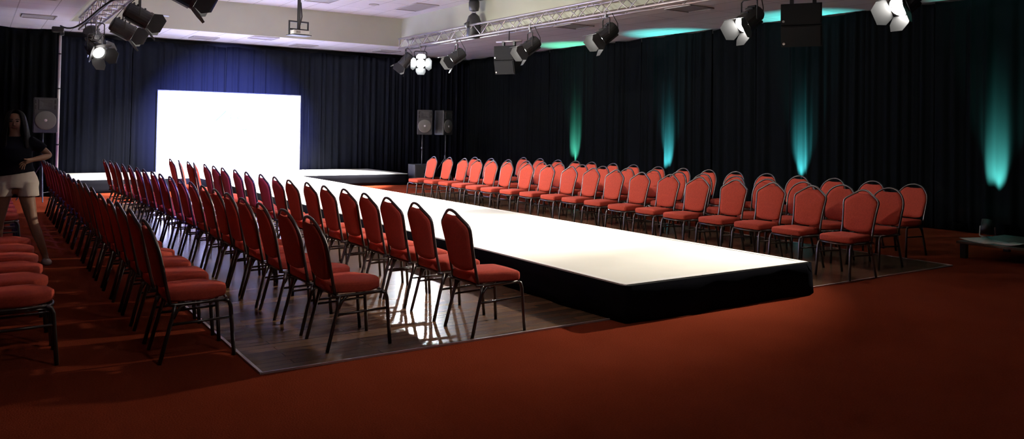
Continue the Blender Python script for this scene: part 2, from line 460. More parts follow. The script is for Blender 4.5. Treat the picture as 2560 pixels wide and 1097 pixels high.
drape('drape', (-1.38, 19.32), (1.38, 19.32), .02, 3.52, 'black masking drape behind the walking woman, ending at the white pole', M['drape'], 61, 'black masking drapes')

# ------------------------------------------------------------------ chairs
def xb(z): s = z - .40; return -.20 - .20 * s - .02 * (s / .545) ** 2
def bp3(u, z, d=0.0): return V((xb(z) + d + .35 * u * u, u, z))
def mirror(half): return half + [(-u, z) for u, z in reversed(half) if abs(u) > 1e-6]
CROWN_T = [(.196, .385), (.192, .45), (.192, .55), (.202, .68), (.213, .77), (.216, .805), (.212, .828), (.196, .846), (.125, .893), (.062, .932), (.030, .943), (0, .946)]
ROUND_T = [(.198, .385), (.196, .48), (.204, .60), (.212, .70)] + [(.212 * math.cos(a), .72 + .206 * math.sin(a)) for a in [R(q) for q in (8, 22, 36, 50, 64, 77)]] + [(0, .926)]
CROWN_P = [(0, .478), (.08, .482), (.135, .494), (.168, .512), (.180, .56), (.191, .68), (.202, .77), (.205, .800), (.200, .822), (.184, .840), (.115, .886), (.070, .908), (.045, .906), (0, .903)]
ROUND_P = [(0, .478), (.08, .481), (.14, .492), (.176, .514), (.190, .60), (.200, .70)] + [(.200 * math.cos(a), .72 + .194 * math.sin(a)) for a in [R(q) for q in (8, 22, 36, 50)]] + [(.095, .882), (.05, .877), (0, .875)]
def arc(c, r, a0, a1, n): return [(c[0] + r * math.cos(R(a0 + (a1 - a0) * i / n)), c[1] + r * math.sin(R(a0 + (a1 - a0) * i / n))) for i in range(n + 1)]
SQ_SEAT = [(-.195, .18)] + [(-.1, .188), (.05, .198)] + arc((.165, .165), .042, 80, 10, 4) + [(.216, .08), (.218, 0)]
RD_SEAT = [(-.195, .175), (-.12, .195), (0, .212), (.08, .207)] + [(.218 * math.cos(R(q)) ** .8, .205 * math.sin(R(q))) for q in (62, 48, 34, 20, 8)] + [(.222, 0)]

def chair_meshes(kind):
    T_, P_, S_ = (CROWN_T, CROWN_P, SQ_SEAT) if kind == 'crown' else (ROUND_T, ROUND_P, RD_SEAT)
    parts = []
    bm = NB(); tube(bm, [bp3(u, z) for u, z in mirror(T_)], .0115, 8)
    parts.append(('back_frame', bm, M['frame'], True))
    # back cushion
    bm = NB()
    out = mirror(P_)[:-0 or None]
    seen = []
    for p in out:
        if p not in seen: seen.append(p)
    out = seen
    if abs(out[-1][0]) < 1e-6 and out[-1] == out[0]: out.pop()
    c = (0, .68); n = len(out)
    rings = []
    for sc, d in ((.80, .026), (.95, .020), (1.0, .006), (1.0, -.010), (.96, -.017), (.80, -.018)):
        rings.append([bm.verts.new(bp3(c[0] + (u - c[0]) * sc, c[1] + (z - c[1]) * sc, d)) for u, z in out])
    for A, B in zip(rings[:-1], rings[1:]):
        for i in range(n): bm.faces.new((A[i], A[(i + 1) % n], B[(i + 1) % n], B[i]))
    for rg, d in ((rings[0], .032), (rings[-1], -.018)):
        cv = bm.verts.new(bp3(*c, d))
        for i in range(n): bm.faces.new((rg[i], rg[(i + 1) % n], cv))
    parts.append(('backrest', bm, M['fabric'], True))
    # seat cushion
    bm = NB()
    out = S_ + [(x, -y) for x, y in reversed(S_) if y > 1e-6]
    n = len(out); rings = []
    for sc, z in ((.9, .393), (.985, .397), (1.0, .412), (1.0, .446), (.985, .460), (.93, .469), (.6, .477)):
        rings.append([bm.verts.new((x * sc, y * sc, z - (.006 if x > .15 and z > .44 else 0))) for x, y in out])
    for A, B in zip(rings[:-1], rings[1:]):
        for i in range(n): bm.faces.new((A[i], A[(i + 1) % n], B[(i + 1) % n], B[i]))
    cv = bm.verts.new((0, 0, .480))
    for i in range(n): bm.faces.new((rings[-1][i], rings[-1][(i + 1) % n], cv))
    bm.faces.new(rings[0])
    parts.append(('seat', bm, M['fabric'], True))
    bm = NB()
    for s in (-1, 1):
        tube(bm, [(-.205, .196 * s, .385), (-.15, .198 * s, .378), (0, .200 * s, .380), (.17, .198 * s, .385)], .0125, 8)
    if kind == 'crown':
        tube(bm, [(.185, -.19, .38), (.185, 0, .372), (.185, .19, .38)], .010, 6)
    else:
        tube(bm, [(.17, -.198, .385), (.205, -.1, .375), (.215, 0, .372), (.205, .1, .375), (.17, .198, .385)], .010, 6)
    tube(bm, [(-.17, -.195, .38), (-.17, .195, .38)], .010, 6)
    parts.append(('seat_frame', bm, M['frame'], True))
    for s in (-1, 1):
        bm = NB(); tube(bm, [(.165, .199 * s, .385), (.197, .201 * s, .372), (.209, .203 * s, .335), (.222, .207 * s, .17), (.236, .212 * s, .0)], .0135, 8)
        parts.append(('leg', bm, M['frame'], True))
        bm = NB(); tube(bm, [(-.15, .199 * s, .38), (-.162, .201 * s, .31), (-.190, .204 * s, .20), (-.240, .212 * s, .0)], .0135, 8)
        tube(bm, [(-.075, .199 * s, .38), (-.112, .200 * s, .365), (-.138, .201 * s, .335), (-.160, .202 * s, .29)], .011, 6)
        parts.append(('leg', bm, M['frame'], True))
        bm = NB(); tube(bm, [(-.178, .204 * s, .25), (.215, .206 * s, .262)], .009, 6)
        parts.append(('stretcher', bm, M['frame'], True))
    return parts

protos = {}
def make_chair(kind):
    t = thing('banquet_chair', '', 'chair')
    for name, bm, m, sm in chair_meshes(kind): new_obj(name, bm, m, t, smooth=sm)
    return t
def place_chair(kind, x, y, rz, label, group):
    if kind not in protos:
        t = make_chair(kind); protos[kind] = t
    else:
        t = copy_tree(protos[kind])
    t.location = (x, y, ZF(x, y)); t.rotation_euler = (0, 0, rz)
    tag(t, label, 'chair', group)
    return t
def ZF(x, y): return .0105 if (DX0 + .2 < x < DX1 - .2 and DY0 < y < DY1) else 0.0015

ORD = ['first', 'second', 'third', 'fourth', 'fifth', 'sixth', 'seventh', 'eighth', 'ninth', 'tenth', 'eleventh', 'twelfth', 'thirteenth',
       'fourteenth', 'fifteenth', 'sixteenth', 'seventeenth', 'eighteenth', 'nineteenth']
def ordlab(i, n):
    if i == 0: return 'at the near end'
    if i == n - 1: return 'at the far end'
    return '%s from the near end' % ORD[i] if i < (n + 1) // 2 else '%s from the far end' % ORD[n - 1 - i]

A = [[3.383, 5.372], [3.384, 5.973], [3.389, 6.535], [3.384, 7.01], [3.405, 7.57], [3.378, 8.05], [3.39, 8.60], [3.345, 9.09], [3.365, 9.675], [3.359, 10.228], [3.34, 10.811], [3.349, 11.406], [3.322, 11.98], [3.333, 12.55], [3.332, 13.10], [3.288, 13.625], [3.296, 14.12], [3.266, 14.67], [3.24, 15.305]]
B = [[2.312, 5.55], [2.303, 6.09], [2.29, 6.646], [2.285, 7.175], [2.306, 7.74], [2.314, 8.24], [2.316, 8.77], [2.325, 9.36], [2.32, 9.93], [2.32, 10.48], [2.31, 11.06], [2.31, 11.62], [2.3, 12.2], [2.3, 12.8], [2.29, 13.4], [2.27, 13.95], [2.25, 14.55], [2.24, 15.1], [2.22, 15.7]]
Cc = [[1.285, 5.86 + .583 * i] for i in range(18)]
Cc[1][1] = 6.46; Cc[2][1] = 7.05
Dd = [[.25, y] for y in (6.2, 6.74, 7.3, 7.85, 8.4, 8.94, 11.45, 12.05, 12.65, 13.25, 13.85, 14.45, 15.05, 15.65)]
Ee = [[8.123, 15.627], [8.219, 15.10], [8.27, 14.55], [8.229, 13.918], [8.208, 13.32], [8.199, 12.757], [8.256, 12.175], [8.277, 11.56], [8.278, 10.92], [8.30, 10.357], [8.296, 9.761], [8.181, 9.05], [8.189, 8.45], [8.122, 7.815], [8.139, 7.184], [8.142, 6.591], [8.118, 6.0], [8.082, 5.32]]
Ff = [[9.157, 15.569], [9.159, 14.876], [9.169, 14.217], [9.168, 13.53], [9.141, 12.933], [9.118, 12.331], [9.243, 11.796], [9.229, 11.177], [9.157, 10.436], [9.185, 9.822], [9.175, 9.242], [9.14, 8.675], [9.147, 8.038], [9.0, 7.346], [8.995, 6.752], [8.97, 6.161], [9.05, 5.577]]
Gg = [[10.461, 15.508], [10.47, 14.844], [10.387, 14.055], [10.418, 13.465], [10.44, 12.956], [10.456, 12.311], [10.454, 11.692], [10.369, 10.919], [10.38, 10.297], [10.433, 9.736], [10.428, 9.127], [10.456, 8.51], [10.436, 7.885], [10.385, 7.229], [10.379, 6.619], [10.3, 5.969]]
def jit(a=1.5): return R(random.uniform(-a, a))
for row, kind, rz, grp, desc in (
        (A, 'crown', 0, 'chairs seen from behind along the runway edge', 'crown-back chair facing away, {} of the row along the runway'),
        (B, 'round', 0, 'second row of chairs seen from behind', 'round-back chair facing away, {} of the second row back'),
        (Cc, 'mix', 0, 'third row of chairs seen from behind', 'dim chair facing away, {} of the third row back'),
        (Dd, 'round', 0, 'row of dim red seats by the walking woman', 'dim red seat, {} of the row beside the walking woman'),
        (list(reversed(Ee)), 'crown', PI, 'red chairs facing us along the runway', 'lit red crown-back chair, {} of the front row across the runway'),
        (list(reversed(Ff)), 'round', PI, 'middle row of red chairs by the side drapes', 'red arched-back chair, {} of the middle row across the runway'),
        (list(reversed(Gg)), 'round', PI, 'rear row of red chairs by the side drapes', 'red arched-back chair, {} of the drape-side row across the runway')):
    n = len(row)
    for i, (x, y) in enumerate(row):
        k = kind
        if kind == 'mix': k = 'round' if i in (0, 3, 4, 8, 11) else 'crown'
        rr = rz + jit()
        if row is A and i in (15, 17): rr += R(-14)
        place_chair(k, x, y, rr, desc.format(ordlab(i, n)), grp)

# ------------------------------------------------------------------ trusses
def truss(name, x, zlow, sp, y0, y1, label):
    t = thing(name, label, 'truss', (x, y0, zlow))
    h = sp / 2; L = y1 - y0
    for sx_ in (-h, h):
        for z in (0, sp):
            bm = NB(); tube(bm, [(sx_, 0, z), (sx_, L, z)], .025, 10); new_obj('chord', bm, M['alu'], t, smooth=True)
    bm = NB()
    st = .36; k = int(L / st)
    for i in range(k):
        ya, yb = L - i * st, L - (i + 1) * st
        e = i % 2
        for sx_ in (-h, h): tube(bm, [(sx_, ya, sp * e), (sx_, yb, sp * (1 - e))], .0105, 6)
        for z in (0, sp): tube(bm, [(h * (1 if e else -1), ya, z), (h * (-1 if e else 1), yb, z)], .0105, 6)
    for yy in (L - .03, L - k * st):
        for sx_ in (-h, h): tube(bm, [(sx_, yy, 0), (sx_, yy, sp)], .012, 6)
        for z in (0, sp): tube(bm, [(-h, yy, z), (h, yy, z)], .012, 6)
    new_obj('lattice', bm, M['alu'], t, smooth=True)
    return t
RTX, RTZ, TSP = 9.8, 3.765, .27
LTX, LTZ = 2.0, 3.66
truss('lighting_truss', RTX, RTZ, TSP, 1.5, 20.05, 'long silver lattice truss crossing the top right, carrying lamps and hung speakers')
truss('lighting_truss', LTX, LTZ, TSP, 1.5, 20.1, 'silver lattice truss in the top left carrying a cluster of lamps')

def hoist(x, y, ztop, zt, label):
    t = thing('chain_hoist', label, 'chain hoist', (x, y, 0))
    bm = NB(); box(bm, (0, 0, ztop - .01), (.55, .5, .02)); box(bm, (-.55, .18, ztop - .02), (.6, .06, .03), Matrix.Rotation(R(14), 3, 'Z')); new_obj('ceiling_plate', bm, M['black'], t)
    bm = NB(); lathe(bm, [(.05, ztop - .32), (.11, ztop - .30), (.13, ztop - .2), (.13, ztop - .1), (.10, ztop - .02)], 16); new_obj('hook_block', bm, M['black'], t, smooth=True)
    bm = NB()
    for dx, dy in ((-.05, 0), (.05, .02), (.02, -.05)): tube(bm, [(dx, dy, ztop - .31), (dx, dy, zt + .42)], .008, 6)
    new_obj('chain', bm, M['steel'], t)
    bm = NB(); lathe(bm, [(.04, zt + .50), (.13, zt + .42), (.17, zt + .30), (.17, zt - .06), (.14, zt - .10)], 14)
    box(bm, (-.12, 0, zt + .24), (.22, .12, .12), Matrix.Rotation(R(-35), 3, 'Y')); new_obj('motor_body', bm, M['black'], t, smooth=True)
    return t
hoist(RTX, 16.28, ZU, RTZ + .08, 'black chain hoist holding the lamp truss from the raised ceiling')

# ------------------------------------------------------------------ stage lamps
def lamp(x, y, zc, target, tz, label, lens='lens_on', scale=1.0, door=38, group='barn-door stage lamps', zbar=None):
    """lantern centred at x,y,zc hanging from a chord at height tz"""
    t = thing('stage_lamp', label, 'stage lamp', (x, y, zc), 0, group)
    d = (V(target) - V((x, y, zc))).normalized()
    F = frame_to(d); k = scale
    Rx = F @ Matrix.Rotation(R(90), 3, 'Y')     # lathe z -> beam
    bm = NB(); lathe(bm, [(.06 * k, -.23 * k), (.115 * k, -.22 * k), (.13 * k, -.19 * k), (.13 * k, -.05 * k), (.138 * k, -.05 * k), (.138 * k, .12 * k), (.15 * k, .12 * k), (.15 * k, .165 * k), (.125 * k, .165 * k), (.12 * k, .13 * k), (0, .125 * k)], 20, mtx=Rx)
    for s in (-.16, -.10, .02): box(bm, F @ V((s * k, 0, .135 * k)), (.03 * k, .16 * k, .02 * k), F)
    box(bm, F @ V((-.02 * k, 0, -.14 * k)), (.3 * k, .12 * k, .03 * k), F)
    new_obj('body', bm, M['lampblack'], t, smooth=False)
    bm = NB(); lathe(bm, [(.112 * k, .140 * k), (.09 * k, .152 * k), (0, .160 * k)], 20, mtx=Rx); new_obj('lens', bm, M[lens], t, smooth=True)
    a = R(door)
    for i in range(4):
        q = Matrix.Rotation(i * PI / 2, 3, 'X')
        w0, w1, Ld = .125 * k, (.17 if i % 2 else .13) * k, .23 * k
        poly = [(0, -w0), (Ld * .55, -w1), (Ld, -w1 * .62), (Ld, w1 * .62), (Ld * .55, w1), (0, w0)]
        m = (F @ q).to_4x4() @ Matrix.Translation((.168 * k, 0, .125 * k)) @ Matrix.Rotation(-a, 4, 'Y')
        bm = NB(); prism(bm, poly, .004, m); new_obj('barn_door', bm, M['lampblack'], t)
    # yoke hangs vertically
    side = V((-d.y, d.x, 0)).normalized()
    zt = tz - zc - .05
    zy = min(.30 * k, zt - .02)
    bm = NB()
    pts = [side * .165 * k + V((0, 0, -.01)), side * .165 * k + V((0, 0, zy - .03)), side * .13 * k + V((0, 0, zy)), -side * .13 * k + V((0, 0, zy)), -side * .165 * k + V((0, 0, zy - .03)), -side * .165 * k + V((0, 0, -.01))]
    tube(bm, pts, .012, 6)
    new_obj('yoke', bm, M['lampblack'], t)
    bm = NB(); tube(bm, [(0, 0, zy), (0, 0, zt)], .014, 8); box(bm, (0, 0, zt + .03), (.07, .05, .09), bev=.01); new_obj('hook_clamp', bm, M['steel'], t)
    bm = NB()
    rear = F @ V((-.2 * k, 0, .02))
    tube(bm, [rear, rear + V((.02, -.04, -.12)), rear + V((.03, -.10, -.1)), rear + V((0, -.12, .05)), V((side.x * .1, side.y * .1 - .1, zt + .03))], .007, 6)
    new_obj('power_cable', bm, M['rubber'], t)
    return t, F, d

def spot(owner, F, d, power, angle, blend, color, radius=.06, off=.20, name='lamp_beam'):
    l = bpy.data.lights.new(name, 'SPOT'); l.energy = power; l.spot_size = R(angle); l.spot_blend = blend; l.color = color; l.shadow_soft_size = radius
    o = bpy.data.objects.new(name, l); COL.objects.link(o); o.parent = owner
    o.location = d * off
    o.rotation_euler = d.to_track_quat('-Z', 'Y').to_euler()
    return o
WARM = (1.0, .90, .76); NEUT = (1.0, .96, .90); COOL = (.90, .96, 1.0)
RC = RTX - TSP / 2
P = 520
def runway_lamp(truss_x, tz, y, z, target, label, power, angle=40, color=NEUT, lens='lens_on', blend=.8, door=26, scale=1.0):
    t, F, d = lamp(truss_x, y, z, target, tz, label, lens, door=door, scale=scale)
    if power: spot(t, F, d, power, angle, blend, color)
# right-hand truss
runway_lamp(RC, RTZ, 18.75, 3.30, (4.3, 6.0, .5), 'glaring stage lamp at the far end of the long truss, aimed straight at us', 1100, 46, COOL, 'lens_hot', .5, 40)
runway_lamp(RC, RTZ, 19.6, 3.40, (7.6, 20.9, .3), 'stage lamp at the far tip of the long truss, behind the glaring one', 9000, 75)
runway_lamp(RC, RTZ, 16.85, 3.33, (5.7, 18.2, .3), 'stage lamp hanging under the chain hoist', 16000, 44)
runway_lamp(RC, RTZ, 13.75, 3.34, (5.7, 15.0, .3), 'stage lamp hanging beside the small hung speaker', 13000, 44)
runway_lamp(RC, RTZ, 11.30, 3.38, (6.0, 12.5, .3), 'stage lamp hanging mid-truss between the teal splashes on the ceiling', 8000, 46)
runway_lamp(RC, RTZ, 8.0, 3.30, (5.5, 8.5, .3), 'stage lamp with bright open doors beside the large hung speaker', 2900, 54, WARM)
t, F, d = lamp(9.3, 6.55, 3.60, (12.5, 4.9, 3.4), RTZ + .1, 'black stage lamp turned sideways in front of the large hung speaker', 'glint', door=12)
bm = NB()
for dz, hh_ in ((.045, .055), (-.03, .035)): box(bm, F @ V((-.10, -.131, dz)), (.018, .008, hh_), F)
new_obj('glint_strip', bm, M['glint'], t)  # emissive strips stand in for orange glints on the lamp's side
runway_lamp(RC, RTZ, 5.55, 3.28, (5.4, 6.0, .3), 'stage lamp cut off by the top edge at the far right', 2050, 54, WARM, blend=1.0)
# left-hand truss
LC = LTX + TSP / 2
runway_lamp(1.95, LTZ, 18.0, 3.27, (4.0, 21.2, .3), 'stage lamp at the end of the left truss, above the white pole', 4500, 70, scale=1.15)
t, F, d = lamp(1.9, 17.35, 3.0, (4.0, 12.0, .1), LTZ, 'stage lamp with its round lens facing us, lowest of the left cluster', 'lens_dim')
runway_lamp(LC, LTZ, 15.5, 3.24, (7.6, 15.4, .5), 'lower of the two stage lamps stacked in the left cluster', 1400, 92)
runway_lamp(LC, LTZ, 13.9, 3.30, (7.6, 13.4, .5), 'upper, larger stage lamp of the left cluster', 1250, 92)
runway_lamp(LC, LTZ, 10.6, 3.24, (7.8, 10.2, .5), 'stage lamp at the top edge, alone in front of the cream fascia', 540, 92)
t, F, d = lamp(LC, 6.6, 3.25, (5.85, 22.9, 1.35), LTZ, 'added blue lamp, out of view, on the near part of the left truss', 'lens_blue')  # added unseen lamp, makes the blue halo round the screen
spot(t, F, d, 300000, 18, 1.0, (.25, .30, 1.0), .06)
spot(t, F, (V((2.4, 13, .2)) - V((LC, 6.6, 3.25))).normalized(), 2600, 42, 1.0, (.25, .20, 1.0), .06)  # second beam of the added lamp, tints the left chair backs violet

runway_lamp(LC, LTZ, 2.6, 3.25, (3.6, 8.5, .7), 'added fill lamp closest to us on the left truss, above the picture', 230, 54, (.85, .75, 1.0), blend=1.0)  # added unseen lamp, lifts the backs of the left-hand chairs

# ------------------------------------------------------------------ hung speakers
def hung_speaker(y, zt, zb, w, h, label, yawd):
    t = thing('hung_speaker', label, 'hung speaker', (RTX, y, 0), R(yawd), 'speakers hung from the truss')
    hh = (zt - zb) / 2
    for i, (zc, tilt, dy) in enumerate(((zt - hh / 2, 0, 0), (zb + hh / 2 + h / 2 * math.sin(R(15)) - hh / 2 * (1 - math.cos(R(15))) - .004, 15, hh / 2 * math.sin(R(15)) - h / 2 * (1 - math.cos(R(15)))))):
        bm = NB()
        m = Matrix.Translation((0, dy, zc)) @ Matrix.Rotation(R(tilt), 4, 'X')
        w0 = w / 2
        poly = [(-w0, -h / 2), (w0, -h / 2), (w0 * .78, h / 2), (-w0 * .78, h / 2)]
        prism(bm, poly, hh, m)
        o = new_obj('cabinet', bm, M['hungcab'], t)
        bm = NB(); prism(bm, [(-w0 * .93, -h / 2 - .012), (w0 * .93, -h / 2 - .012), (w0 * .93, -h / 2 + .001), (-w0 * .93, -h / 2 + .001)], hh - .03, m); new_obj('front_grille', bm, M['hungcab'], o)
        bm = NB(); lathe(bm, [(.018, 0), (.018, .006), (0, .008)], 10, mtx=(m.to_3x3() @ Matrix.Rotation(R(90), 3, 'X')), origin=m @ V((-w0 * .86, -h / 2 - .012, -hh / 2 + .05))); new_obj('badge', bm, M['steel'], o)
    bm = NB(); tube(bm, [(-w * .65, 0, zt + .12), (w * .65, 0, zt + .12)], .022, 10); new_obj('hanging_bar', bm, M['alu'], t, smooth=True)
    bm = NB()
    for s in (-.28, .28): box(bm, (s * w, 0, zt + .05), (.05, .06, .14))
    tube(bm, [(0, 0, zt + .12), (0, 0, RTZ + .02)], .012, 6)
    new_obj('bracket', bm, M['black'], t)
hung_speaker(14.75, 3.42, 2.80, .50, .45, 'small two-box speaker hung from the truss next to a lamp', -64)
hung_speaker(7.15, 3.42, 2.82, .55, .48, 'large black two-box speaker hung from the truss near the teal streak', -60)

# ------------------------------------------------------------------ stand speakers
def speaker(x, y, zb, rz, label, k=1.0):
    t = thing('loudspeaker', label, 'loudspeaker', (x, y, zb), rz, 'loudspeakers on poles')
    w, h, dp = .43 * k, .70 * k, .38 * k
    bm = NB()
    poly = [(-w / 2, 0), (-w / 2 * .97, -.02), (w / 2 * .97, -.02), (w / 2, 0), (w / 2 * .62, dp), (-w / 2 * .62, dp)]
    prism(bm, poly, h, Matrix.Translation((0, 0, h / 2)))
    bmesh.ops.bevel(bm, geom=bm.edges[:], offset=.012, segments=2, affect='EDGES')
    new_obj('cabinet', bm, M['speaker'], t)
    yf = -.021
    bm = NB(); lathe(bm, [(.19 * k, 0), (.19 * k, .012), (.17 * k, .018), (0, .03)], 32, mtx=Matrix.Rotation(R(90), 3, 'X'), origin=(0, yf, .245 * k)); wf = new_obj('woofer_grille', bm, M['grille'], t, smooth=True)
    bm = NB(); lathe(bm, [(.032 * k, 0), (.025 * k, .01), (0, .014)], 16, mtx=Matrix.Rotation(R(90), 3, 'X'), origin=(0, yf - .024, .245 * k)); new_obj('badge', bm, M['dust'], wf, smooth=True)
    # horn with a flared mouth
    bm = NB()
    o1 = [(-.12, .46), (.12, .46), (.12, .66), (-.12, .66)]; i1 = [(-.035, .53), (.035, .53), (.035, .59), (-.035, .59)]
    A_ = [bm.verts.new((a * k, yf - .010, b2 * k)) for a, b2 in o1]; B_ = [bm.verts.new((a * k, yf - .001, b2 * k)) for a, b2 in i1]
    for i in range(4): bm.faces.new((A_[i], A_[(i + 1) % 4], B_[(i + 1) % 4], B_[i]))
    bm.faces.new(B_)
    C_ = [bm.verts.new((a * k * 1.06, yf + .004, .56 * k + (b2 - .56) * k * 1.06)) for a, b2 in o1]
    for i in range(4): bm.faces.new((A_[i], C_[i], C_[(i + 1) % 4], A_[(i + 1) % 4]))
    new_obj('horn', bm, M['speaker'], t)
    for sx_ in (-1, 1):
        for zz in (.51, .62):
            bm = NB(); box(bm, (sx_ * .168 * k, yf - .003, zz * k), (.03 * k, .012, .075 * k), bev=.004); new_obj('port', bm, M['rubber'], t)
    return t
def stand(x, y, z0, ztop, label, tripod=True):
    t = thing('speaker_stand', label, 'speaker stand', (x, y, z0), 0, 'speaker stands')
    H_ = ztop - z0
    bm = NB(); tube(bm, [(0, 0, .0 if not tripod else .08), (0, 0, H_ * .55)], .019, 10); tube(bm, [(0, 0, H_ * .5), (0, 0, H_)], .015, 10); new_obj('pole', bm, M['speaker'], t, smooth=True)
    bm = NB(); lathe(bm, [(.03, H_ * .52), (.03, H_ * .58)], 10); tube(bm, [(.02, 0, H_ * .55), (.06, 0, H_ * .55)], .008, 6); new_obj('collar', bm, M['black'], t)
    if tripod:
        for i in range(3):
            a = R(30 + 120 * i); c, s = math.cos(a), math.sin(a)
            bm = NB(); tube(bm, [(.02 * c, .02 * s, .72), (.42 * c, .42 * s, .10), (.48 * c, .48 * s, .012)], .011, 6)
            tube(bm, [(.015 * c, .015 * s, .16), (.36 * c, .36 * s, .19)], .007, 6); new_obj('leg', bm, M['speaker'], t)
    return t
# subwoofer and its speaker
t = thing('subwoofer', 'black subwoofer box on the floor at the end of the stage', 'subwoofer', (10.52, 20.25, 0), R(-8))
bm = NB(); box(bm, (0, 0, .29), (.56, .6, .54), bev=.012); new_obj('cabinet', bm, M['speaker'], t)
bm = NB(); box(bm, (0, -.305, .29), (.5, .012, .48), bev=.004); g = new_obj('front_grille', bm, M['speaker'], t)
bm = NB(); box(bm, (.0, -.313, .37), (.045, .006, .10)); box(bm, (.0, -.313, .22), (.045, .006, .05)); new_obj('port', bm, M['rubber'], g)
bm = NB()
for a in (-.22, .22):
    for b2 in (-.24, .24): box(bm, (a, b2, .01), (.05, .05, .02))
new_obj('foot', bm, M['rubber'], t)
stand(10.55, 20.25, .56, 1.40, 'thin pole rising from the subwoofer box', tripod=False)
speaker(10.55, 20.12, 1.40, R(-20), 'loudspeaker facing us on the pole above the subwoofer')
stand(11.25, 20.15, .0, 1.40, 'tripod stand behind the red chairs, beside the subwoofer')
speaker(11.25, 20.05, 1.40, R(22), 'loudspeaker turned away to the side drapes, beside the one on the subwoofer')
stand(1.13, 18.55, .0, 1.37, 'tripod stand behind the walking woman, next to the white pole')
speaker(1.16, 18.42, 1.37, R(2), 'loudspeaker in front of the white pole, behind the walking woman')

# ------------------------------------------------------------------ white pole and cable
t = thing('upright_pole', 'tall white pole at the edge of the masking drape', 'pole', (1.42, 18.95, 0))
bm = NB(); tube(bm, [(0, 0, .0), (0, 0, 3.47)], .025, 12); new_obj('tube', bm, M['polewhite'], t, smooth=True)
for z in (3.0, 2.28, 1.12):
    bm = NB(); lathe(bm, [(.030, z - .012), (.030, z + .012)], 12); new_obj('joint_ring', bm, M['rubber'], t)
bm = NB(); box(bm, (-.05, 0, 3.50), (.22, .12, .12), bev=.02); box(bm, (.02, 0, 3.44), (.09, .09, .12), bev=.015); new_obj('clamp', bm, M['black'], t)
bm = NB(); lathe(bm, [(.14, .002), (.14, .012), (.03, .02)], 16); new_obj('base_plate', bm, M['black'], t)
pts = []
p0, p1 = V((1.42, 18.95, 3.582)), V((1.86, 14.6, 3.63))
for i in range(15):
    q = i / 14; p = p0.lerp(p1, q); p.z -= .30 * math.sin(PI * q) * (1 - q) * 1.6 * .6; pts.append(p)
bm = NB(); tube(bm, pts, .018, 8); tag(new_obj('cable', bm, M['rubber'], None, smooth=True), 'thick black cable sagging from the white pole up to the left truss', 'cable')

# ------------------------------------------------------------------ projector
t = thing('projector_mount', 'black pole and cage hanging from the raised ceiling for the projector', 'projector mount', (5.62, 16.5, 0), R(6))
bm = NB(); tube(bm, [(0, 0, 3.60), (0, 0, ZU)], .035, 12); tube(bm, [(.03, 0, 3.72), (.07, .0, 3.9), (.04, 0, 4.2)], .012, 6); new_obj('pole', bm, M['black'], t, smooth=True)
bm = NB()
for s in (-.21, .21): box(bm, (s, 0, 3.64), (.025, .03, .30))
box(bm, (0, 0, 3.785), (.445, .03, .03)); box(bm, (0, 0, 3.62), (.44, .05, .03)); box(bm, (0, -.02, 3.495), (.44, .30, .014))
new_obj('cage', bm, M['black'], t)
bm = NB(); box(bm, (0, 0, ZU - .012), (.18, .18, .024)); new_obj('ceiling_plate', bm, M['black'], t)
t = thing('projector', 'white projector sitting in the hanging black cage', 'projector', (5.62, 16.48, 3.503), R(6))
bm = NB(); box(bm, (0, 0, .048), (.37, .28, .09), bev=.02); new_obj('body', bm, M['white'], t)
bm = NB(); lathe(bm, [(.045, 0), (.045, .03), (.03, .03), (0, .02)], 16, mtx=Matrix.Rotation(R(-90), 3, 'X'), origin=(.09, .13, .05)); new_obj('lens', bm, M['rubber'], t)
bm = NB()
for i in range(5): box(bm, (-.12 + .02 * i, -.141, .05), (.008, .004, .05))
new_obj('vent', bm, M['rubber'], t)

# ------------------------------------------------------------------ uplighters along the side drapes
TEAL = (.10, .95, .70)
for i, (y, col, pw, lab_) in enumerate(((17.2, (.13, 1.0, .56), 1600, 'small floor uplighter making the green streak closest to the back corner'),
                                         (13.65, (.11, .92, .86), 1600, 'small floor uplighter making the second teal streak from the back'),
                                         (9.95, (.11, .92, .84), 1600, 'small floor uplighter making the wide teal streak behind the chairs'),
                                         (6.3, (.15, .95, .74), 1600, 'small floor uplighter under the teal blob near the papers'))):
    t = thing('uplighter', lab_, 'uplighter', (13.33, y, .0), 0, 'floor uplighters along the side drapes')
    d = V((.33, 0, 1)).normalized(); F = frame_to(d); Rx = F @ Matrix.Rotation(R(90), 3, 'Y')
    bm = NB(); lathe(bm, [(.05, -.12), (.085, -.11), (.095, -.06), (.095, .10), (.088, .10), (.082, .06), (0, .055)], 18, mtx=Rx, origin=(0, 0, .17)); new_obj('can', bm, M['black'], t, smooth=True)
    bm = NB(); lathe(bm, [(.078, .066), (0, .072)], 18, mtx=Rx, origin=(0, 0, .17)); new_obj('lens', bm, M['lens_teal'], t)
    bm = NB(); tube(bm, [(0, -.11, .17), (0, -.12, .02), (.0, -.10, .008), (0, .10, .008), (0, .12, .02), (0, .11, .17)], .010, 6); box(bm, (0, 0, .006), (.2, .1, .012)); new_obj('bracket', bm, M['steel'], t)
    for nm, dd, p_, sz_, bl in (('uplight_beam', d, pw * 6, 26, .9), ('uplight_spill', V((.06, -.03, 1)).normalized(), pw * .55, 40, 1.0)):
        l = bpy.data.lights.new(nm, 'SPOT'); l.energy = p_; l.spot_size = R(sz_); l.spot_blend = bl; l.color = col; l.shadow_soft_size = .03
        o = bpy.data.objects.new(nm, l); COL.objects.link(o); o.parent = t
        o.location = V((0, 0, .17)) + d * .13; o.rotation_euler = dd.to_track_quat('-Z', 'Y').to_euler()

